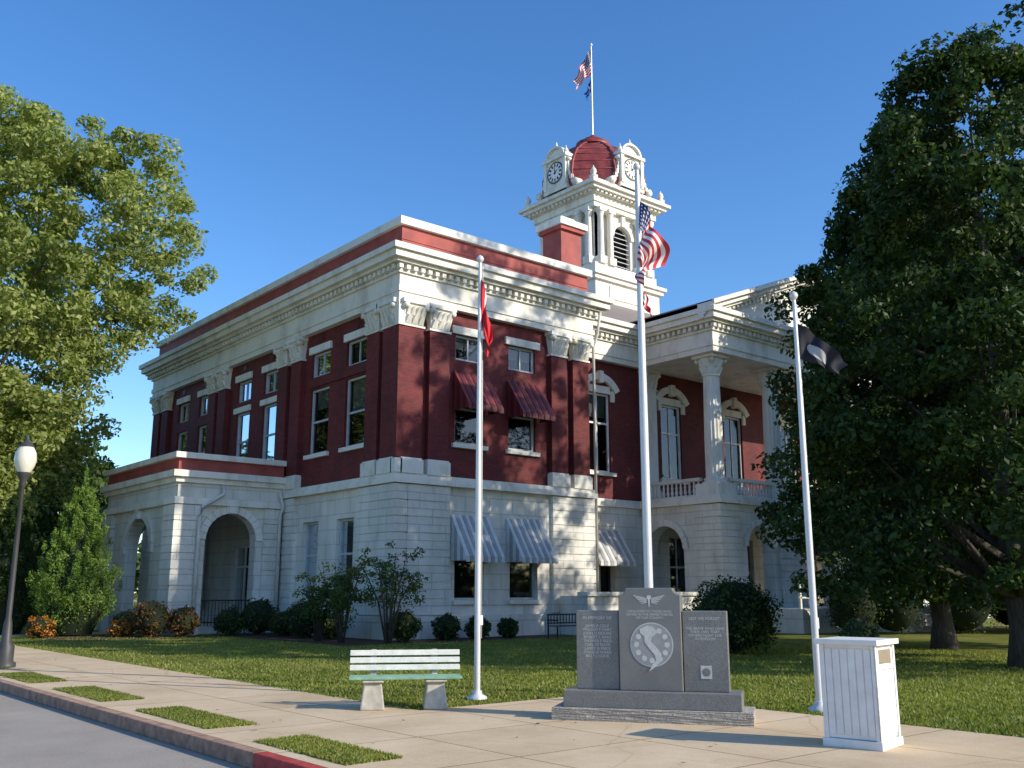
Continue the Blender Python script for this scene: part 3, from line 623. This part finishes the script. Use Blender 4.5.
def blades(name,P,hmax):
    n=len(P); a=rng.random(n)*6.283; w=.012+.012*rng.random(n); h=hmax*(.4+.6*rng.random(n)); l=rng.normal(size=(n,2))*.4*h[:,None]
    dx=np.cos(a)*w; dy=np.sin(a)*w; z=np.zeros(n)
    V=np.stack([np.stack([P[:,0]-dx,P[:,1]-dy,z],1),np.stack([P[:,0]+dx,P[:,1]+dy,z],1),np.stack([P[:,0]+l[:,0],P[:,1]+l[:,1],h],1)],1).reshape(-1,3)
    return tris_obj(name,V,3,'blade')
P=np.stack([rng.uniform(-10.85,9,900000),rng.uniform(-26,9,900000)],1)
patchy=.5+.5*np.sin(P[:,0]*1.3+2*np.sin(P[:,1]*.7))*np.sin(P[:,1]*1.1+1.5*np.sin(P[:,0]*.9))
d=np.hypot(P[:,0]-CAM[0],P[:,1]-CAM[1]); keep=(rng.random(len(P))<np.clip((13/d)**2.4,0,1)*(.35+.65*patchy))&~((P[:,0]<-7.12)&(P[:,1]<-17.18))&~((P[:,0]>-3.2)&(P[:,1]>-2.2))
blades('lawn_grass',P[keep][:230000],.055)
Q=[]
for a,b in PATCH: Q.append(np.stack([rng.uniform(-13.81,PX+.04,9000),rng.uniform(a-.04,b+.04,9000)],1))
blades('verge_grass',np.concatenate(Q),.055)
P=np.stack([rng.uniform(-13.5,-2,230),rng.uniform(-25,0,230),np.full(230,.03)],1)
leaves('fallen_leaves',P,np.full(230,.015),1,.055,'shrubr',None,rng,flat=.3,upb=4)

# ------------------------------------------------------------ flags and poles
def flagmat(name,kind):
    m,nt,b=newmat(name); uv=N(nt,'ShaderNodeTexCoord').outputs['UV']; s=N(nt,'ShaderNodeSeparateXYZ'); nt.links.new(uv,s.inputs[0])
    def mt(op,a,bv):
        n=N(nt,'ShaderNodeMath',operation=op)
        for i,v in enumerate((a,bv)):
            if isinstance(v,(int,float)): n.inputs[i].default_value=v
            else: nt.links.new(v,n.inputs[i])
        return n.outputs[0]
    U,V=s.outputs[0],s.outputs[1]
    if kind=='us':
        st_=mt('GREATER_THAN',mt('MODULO',mt('MULTIPLY',V,13),2),1); c=mixc(nt,st_,(.55,.03,.05),(.8,.8,.78))
        can=mt('MULTIPLY',mt('LESS_THAN',U,.4),mt('GREATER_THAN',V,.46))
        vo=N(nt,'ShaderNodeTexVoronoi'); vo.inputs['Scale'].default_value=14; vo.inputs['Randomness'].default_value=0; nt.links.new(uv,vo.inputs['Vector'])
        stc=mixc(nt,mt('LESS_THAN',vo.outputs[0],.25),(.02,.03,.14),(.75,.75,.75)); c=mixc(nt,can,c,stc)
    elif kind=='red':
        w=mt('MULTIPLY',mt('GREATER_THAN',U,.38),mt('LESS_THAN',U,.5)); c=mixc(nt,w,(.60,.02,.03),(.75,.72,.7))
    elif kind=='ark':
        w=mt('LESS_THAN',mt('ADD',mt('ABSOLUTE',mt('SUBTRACT',U,.5),0),mt('ABSOLUTE',mt('SUBTRACT',V,.5),0)),.38); c=mixc(nt,w,(.6,.03,.04),(.78,.78,.78))
    elif kind=='blue':
        w=mt('LESS_THAN',mt('ABSOLUTE',mt('SUBTRACT',V,.5),0),.12); c=mixc(nt,w,(.03,.10,.42),(.5,.55,.6))
    else:
        w=mt('LESS_THAN',mt('ADD',mt('POWER',mt('SUBTRACT',U,.5),2),mt('POWER',mt('SUBTRACT',V,.5),2)),.05); c=mixc(nt,w,(.012,.012,.02),(.4,.4,.4))
    nt.links.new(c,b.inputs['Base Color']); b.inputs['Roughness'].default_value=.8; return m
for k in ('us','red','ark','blue','pow'): M['flag_'+k]=flagmat('flag_'+k,k)
def flag(parent,name,x,y,zt,hoist,fly,ang,spread,kind,seed,fold=.1,vs=0):
    nu,nv=36,16; V=[];F=[];UVs=[]; ca,sa=math.cos(math.radians(ang)),math.sin(math.radians(ang))
    drop=math.sqrt(1-spread**2)
    for j in range(nv+1):
        v=j/nv
        for i in range(nu+1):
            u=i/nu; al=fly*u*spread*(1-.25*math.sin(v*3))+vs*v*u; pe=fold*math.sin(u*13+v*3.2+seed)*min(1,u*4)+fold*.5*math.sin(u*23-v*5+seed*2)*u
            al+=fold*.7*math.cos(u*13+v*3.2+seed)*u
            z=zt-hoist*v*(1-.25*u)-drop*fly*(u**1.25)*(1-.25*v)
            V.append((x+al*ca-pe*sa,y+al*sa+pe*ca,z)); UVs.append((u,1-v))
    for j in range(nv):
        for i in range(nu): a=j*(nu+1)+i; F.append((a,a+1,a+nu+2,a+nu+1))
    me=bpy.data.meshes.new(name); me.from_pydata(V,[],F); l=me.uv_layers.new(name='UVMap')
    for lp in me.loops: l.data[lp.index].uv=UVs[lp.vertex_index]
    me.polygons.foreach_set('use_smooth',[True]*len(F)); me.materials.append(M['flag_'+kind])
    o=bpy.data.objects.new(name,me); scn.collection.objects.link(o); o.parent=parent
def flagpole(X,Y,h,r):
    x,y=O(X,Y); E=empty('flagpole'); b=MB()
    b.lathe(x,y,[(r*3.2,.012),(r*3.2,.05),(r*1.6,.09),(r*1.5,.14)],20,'pole'); b.lathe(x,y,[(r,.1),(r*.95,h*.5),(r*.55,h)],16,'pole')
    b.lathe(x,y,[(.01,h-.01),(.05,h+.03),(.065,h+.07),(.05,h+.11),(.01,h+.14)],12,'pole')
    b.tube([(x+r+.03,y,.9),(x+r*.6+.03,y,h-.05)],.006,5,'white'); b.box(x+r,x+r+.05,y-.01,y+.01,1.1,1.25,'pole'); b.build('pole',E); return E,x,y
E,x,y=flagpole(-.53,15.36,6.95,.048); flag(E,'flag',x,y,6.85,.95,1.25,-40,.16,'red',1,.06)
E,x,y=flagpole(2.18,15.8,8.8,.072); flag(E,'us_flag',x,y,8.3,1.0,1.3,-38,.42,'us',2,.14,vs=-.55); flag(E,'state_flag',x,y,6.75,.35,.5,-40,.35,'ark',4,.05)
E,x,y=flagpole(4.2,13.87,5.85,.05); flag(E,'black_flag',x,y,5.5,.55,1.0,-50,.74,'pow',3,.05)
E=empty('rooftop_flag'); flag(E,'us_flag',TX,TY,36.4,1.8,2.5,140,.46,'us',5,.15); flag(E,'blue_flag',TX,TY,34.4,1.0,1.3,135,.35,'blue',6,.12)
E.parent=CH

# ------------------------------------------------------------ street lamp
M['lampblk']=plain('lamp_post_paint',(.05,.05,.048),.5); M['globe']=plain('lamp_globe',(.72,.68,.55),.25,var=.05)
lp=MB(); x,y=O(-10.95,21.7); lp.fr(o=(x,y))
lp.lathe(0,0,[(.24,.012),(.24,.1),(.18,.14),(.18,.45),(.11,.55),(.085,.95),(.06,1.05),(.055,2.2),(.045,3.9),(.08,3.95),(.06,4.02),(.13,4.12),(.15,4.22)],16,'lampblk')
lp.lathe(0,0,[(.13,4.22),(.2,4.35),(.235,4.5),(.22,4.66),(.15,4.8),(.12,4.83)],20,'globe'); lp.lathe(0,0,[(.17,4.8),(.12,4.88),(.05,4.93),(.04,5.0),(.01,5.08)],14,'lampblk')
lp.build('street_lamp')

# ------------------------------------------------------------ bench
bx,by=O(-1.5,14.2); B=empty('park_bench',(bx,by,.012),-32)
M['conleg']=plain('bench_concrete',(.5,.46,.38),.85,var=.3,scale=8); M['slat']=plain('bench_slat_paint',(.76,.75,.68),.5,var=.15,scale=9); M['slatg']=plain('bench_green_slat',(.24,.42,.28),.5,var=.3,scale=7)
for i,cx in enumerate((-.45,.42)):
    b=MB(); b.hexa([(cx-.17,-.24,0),(cx+.17,-.24,0),(cx+.17,.22,0),(cx-.17,.22,0),(cx-.12,-.2,.36),(cx+.12,-.2,.36),(cx+.12,.2,.36),(cx-.12,.2,.36)],'conleg')
    b.box(cx-.15,cx+.15,-.25,.24,.36,.40,'conleg'); b.hexa([(cx-.05,.2,.3),(cx+.05,.2,.3),(cx+.05,.28,.3),(cx-.05,.28,.3),(cx-.05,.3,.78),(cx+.05,.3,.78),(cx+.05,.36,.78),(cx-.05,.36,.78)],'conleg'); b.build('leg_%d'%(i+1),B,bevel=.02)
b=MB()
for k in range(4): b.box(-.78,.78,-.26+k*.125,-.16+k*.125,.405,.44,'slatg')
b.build('seat',B,bevel=.006); b=MB()
for k in range(3):
    z=.5+k*.1; nn=.21+.025*k; b.box(-.78,.78,nn-.03,nn,z,z+.075,'slat')
b.build('backrest',B,bevel=.006)
b=MB(); gx,gy=5.3,-3.2
for k in range(5): b.box(gx-.9,gx+.9,gy-.25+k*.1,gy-.18+k*.1,.43,.46,'black')
b.box(gx-.9,gx+.9,gy+.25,gy+.28,.8,.85,'black'); b.box(gx-.9,gx+.9,gy+.22,gy+.25,.52,.56,'black')
for k in range(13): b.box(gx-.88+k*.146,gx-.86+k*.146,gy+.23,gy+.26,.5,.82,'black')
for sx in (-.88,.84):
    for sy in (-.25,.22): b.box(gx+sx,gx+sx+.04,gy+sy,gy+sy+.04,0,.44 if sy<0 else .85,'black')
    b.box(gx+sx,gx+sx+.04,gy-.25,gy+.25,.62,.66,'black')
b.build('garden_bench')

# ------------------------------------------------------------ war memorial
mx,my=O(1.81,12.98); MO=empty('war_memorial',(mx,my,.012),-55)
b=MB(); import bmesh
def rough(name,x0,x1,y0,y1,z0,z1,mat,amp):
    bm=bmesh.new(); bmesh.ops.create_cube(bm,size=1); bmesh.ops.subdivide_edges(bm,edges=bm.edges[:],cuts=14,use_grid_fill=True)
    rg=random.Random(3)
    for v in bm.verts:
        s=(v.co.x,v.co.y,v.co.z); v.co.x=x0+(s[0]+.5)*(x1-x0); v.co.y=y0+(s[1]+.5)*(y1-y0); v.co.z=z0+(s[2]+.5)*(z1-z0)
        if abs(s[2])<.49:
            if abs(s[1])>.49: v.co.y+=rg.uniform(-amp,amp)
            if abs(s[0])>.49: v.co.x+=rg.uniform(-amp,amp)
    me=bpy.data.meshes.new(name); bm.to_mesh(me); bm.free(); me.materials.append(M[mat]); o=bpy.data.objects.new(name,me); scn.collection.objects.link(o); o.parent=MO
rough('rough_base',-1.25,1.25,-.38,.38,0,.15,'granR',.006)
b.box(-1.12,1.12,-.28,.28,.15,.36,'gran'); b.build('plinth',MO,bevel=.012)
def stone(name,x0,x1,y0,y1,z0,z1,sh,sw):
    b=MB(); pts=[(x0,z0),(x1,z0)]
    for s in (1,-1):
        cx=(x1 if s>0 else x0)
        if sw:
            arc=[(cx-s*sw*math.sin(k/6*math.pi/2), z1-sh*math.cos(k/6*math.pi/2)) for k in range(7)]
            if s<0: arc=arc[::-1]
        else: arc=[(cx,z1)]
        pts+=arc
    n=len(pts); P=[(p[0],y0,p[1]) for p in pts]+[(p[0],y1,p[1]) for p in pts]
    b.add(P,[tuple(range(n)),tuple(range(n,2*n))[::-1]]+[(i,(i+1)%n,n+(i+1)%n,n+i) for i in range(n)],'gran'); b.build(name,MO,bevel=.01)
stone('center_tablet',-.40,.40,-.17,.13,.362,1.64,.09,.10)
stone('wing_tablet',-.97,-.41,-.12,.10,.362,1.35,0,0); stone('wing_tablet_2',.41,.97,-.12,.10,.362,1.35,0,0)
e=MB(); e.fr(n=(0,-1))
def dd(cx,cz,r,n,m,k=40): e.quad([(cx+r*math.cos(2*math.pi*t/k),n,cz+r*math.sin(2*math.pi*t/k)) for t in range(k)],m)
dd(.02,.93,.275,.174,'engr'); dd(.02,.93,.262,.1755,'engd')
for k in range(12):
    a=k*math.pi/6; dd(.02+.195*math.cos(a),.93+.195*math.sin(a),.035,.177,'engr',12)
viet=[(-.14,1.12),(-.04,1.17),(.05,1.13),(.09,1.08),(.02,1.03),(.0,.97),(.07,.9),(.13,.82),(.14,.74),(.08,.68),(.0,.62),(-.03,.6),(.01,.68),(.06,.74),(.05,.8),(-.02,.88),(-.08,.96),(-.08,1.03),(-.13,1.07)]
e.add([(x+.01,.179,z) for x,z in viet],[tuple(range(len(viet)))],'engr')
for s in (-1,1):
    for k in range(5): e.quad([(s*.03,.174,1.51-.012*k),(s*(.2-.025*k),.174,1.55-.025*k),(s*(.2-.025*k),.174,1.538-.025*k),(s*.03,.174,1.50-.012*k)],'engr')
dd(0,1.52,.03,.1745,'engr',14); e.quad([(-.015,.1735,1.50),(.015,.1735,1.50),(.005,.1735,1.40),(-.005,.1735,1.40)],'engr')
e.quad([(.62,.124,.52),(.76,.124,.52),(.76,.124,.68),(.62,.124,.68)],'engr'); dd(.69,.6,.05,.126,'gran',20)
e.build('engraving',MO)
def text(body,x,y,z,size,align='CENTER'):
    c=bpy.data.curves.new('t','FONT'); c.body=body; c.size=size; c.align_x=align; c.space_line=.95
    o=bpy.data.objects.new('t',c); scn.collection.objects.link(o); bpy.context.view_layer.update()
    me=bpy.data.meshes.new_from_object(o.evaluated_get(bpy.context.evaluated_depsgraph_get())); bpy.data.objects.remove(o)
    me.materials.clear(); me.materials.append(M['engr']); q=bpy.data.objects.new('inscription',me); scn.collection.objects.link(q); q.parent=MO
    q.location=(x,y,z); q.rotation_euler=(math.radians(90),0,0)
text("DEDICATED TO THOSE WHO\nSERVED IN THE ARMED FORCES\nOF OUR COUNTY",0,-.173,1.33,.042)
text("IN MEMORY OF",-.69,-.123,1.24,.055)
names=["JAMES R COLE","WILLIAM T HART","JOHN D MOORE","ROBERT L KING","THOMAS E REED","CARL W DAVIS","LARRY G PRICE","DAVID A WARD","BILLY J COOK"]
text("\n".join(names),-.69,-.123,1.14,.05); text("LEST WE FORGET",.69,-.123,1.24,.05); text("THE BRAVE WHO GAVE\nTHEIR LIVES THAT\nOTHERS MIGHT LIVE\nIN FREEDOM",.69,-.123,1.12,.045)

# ------------------------------------------------------------ white litter box
cx,cy=O(3.77,10.44)
LB=empty('litter_bin',(cx,cy,.012),-79.5)
b=MB(); S=.6
b.box(-S+.02,-.02,.02,S-.02,.09,1.04,'white'); b.box(-S-.015,.015,-.015,S+.015,0,.085,'white')
for k in range(6):
    u=-S+.05+k*(S-.1)/6; b.box(u+.006,u+(S-.1)/6-.006,.008,.02,.13,1.0,'white')
    v=.05+k*(S-.1)/6; 
    if k in (0,5): b.box(-.02,-.008,v+.006,v+(S-.1)/6-.006,.13,1.0,'white')
    else: b.box(-.02,-.008,v+.006,v+(S-.1)/6-.006,.13,.78,'white')
for u in (-S,-.05): b.box(u,u+.05,0,.02,.085,1.04,'white')
b.box(-.02,0,.0,.05,.085,1.04,'white'); b.box(-.02,0,S-.05,S,.085,1.04,'white'); b.box(-.02,.0,.05,S-.05,.79,.83,'white')
b.box(-S-.04,.04,-.04,S+.04,1.04,1.095,'white')
b.build('box_body',LB,bevel=.005)
M['slot']=plain('bin_flap',(.30,.24,.16),.6)
b=MB(); b.box(-.02,-.004,.12,S-.12,.85,.99,'slot'); b.build('bin_flap',LB,bevel=.004)

# ------------------------------------------------------------ background building and car
bb=empty('brick_storefront'); b=MB()
M['bk2']=brickmat('pink_brick',(.42,.22,.17),.24,.08,.01,(.35,.3,.26),.2,.3,.01)
b.box(60,72,-8,60,-.15,5.2,'bk2'); b.box(59.8,72.2,-8.2,60.2,5.2,5.6,'trim')
for k in range(10): b.box(59.9,59.98,-5+k*6.3,-1+k*6.3,.4,3.2,'dark'); b.box(59.4,59.96,-5.3+k*6.3,-.7+k*6.3,3.3,3.7,'trim')
b.build('facade',bb)
M['carp']=plain('blue_car_paint',(.03,.08,.25),.25,var=.05,spec=.6)
M['carg']=plain('car_glass',(.02,.025,.03),.08); M['tire']=plain('tire',(.015,.015,.015),.8); M['rim']=plain('rim',(.5,.5,.5),.3,metal=.8)
def car(x,y):
    E=empty('parked_car',(x,y,-.146)); b=MB()
    prof=[(-2.2,.35),(2.2,.35),(2.2,.75),(1.9,.88),(1.1,.95),(.5,1.42),(-.9,1.45),(-1.7,1.0),(-2.15,.95)]
    def ex(pr,h,m):
        n=len(pr); b.add([(-h,p[0],p[1]) for p in pr]+[(h,p[0],p[1]) for p in pr],[tuple(range(n)),tuple(range(n,2*n))[::-1]]+[(i,(i+1)%n,n+(i+1)%n,n+i) for i in range(n)],m)
    ex(prof,.86,'carp'); ex([(.95,.98),(.45,1.36),(-.85,1.38),(-1.5,1.02)],.868,'carg'); b.build('body',E,bevel=.04)
    b=MB()
    for sx in (-.88,.7):
        for yy_ in (-1.35,1.4): b.tube([(sx,yy_,.33),(sx+.2,yy_,.33)],.33,18,'tire'); b.tube([(sx-.01,yy_,.33),(sx+.21,yy_,.33)],.19,14,'rim')
    b.build('wheels',E)
car(49,1.5); car(49,8.5)

# ------------------------------------------------------------ light, sky, camera
saz=Vector((.46,-.888)).normalized(); el=math.radians(27)
sv=Vector((saz.x*math.cos(el),saz.y*math.cos(el),math.sin(el)))
sl=bpy.data.lights.new('sun','SUN'); sl.energy=5.0; sl.angle=math.radians(.5); sl.color=(1,.925,.79)
so=bpy.data.objects.new('sun',sl); so.rotation_euler=sv.to_track_quat('Z','Y').to_euler(); scn.collection.objects.link(so)
w=bpy.data.worlds.new('World'); scn.world=w; w.use_nodes=True; nt=w.node_tree; bg=nt.nodes['Background']
sk=nt.nodes.new('ShaderNodeTexSky'); sk.sky_type='NISHITA'; sk.sun_disc=False; sk.sun_elevation=el; sk.sun_rotation=math.atan2(sv.x,sv.y); sk.air_density=1.0; sk.dust_density=.5; sk.ozone_density=3.0
hs=nt.nodes.new('ShaderNodeHueSaturation'); hs.inputs['Hue'].default_value=.506; hs.inputs['Saturation'].default_value=1.25; hs.inputs['Value'].default_value=1.5
nt.links.new(sk.outputs[0],hs.inputs['Color']); nt.links.new(hs.outputs[0],bg.inputs[0]); bg.inputs[1].default_value=.15
cd=bpy.data.cameras.new('cam'); cd.sensor_width=36; cd.lens=34.1; cd.clip_end=3000
c=bpy.data.objects.new('camera',cd); c.location=CAM; c.rotation_euler=(math.radians(90+12.1),0,math.radians(-40)); scn.collection.objects.link(c); scn.camera=c
scn.view_settings.view_transform='Standard'; scn.view_settings.look='None'; scn.view_settings.exposure=0
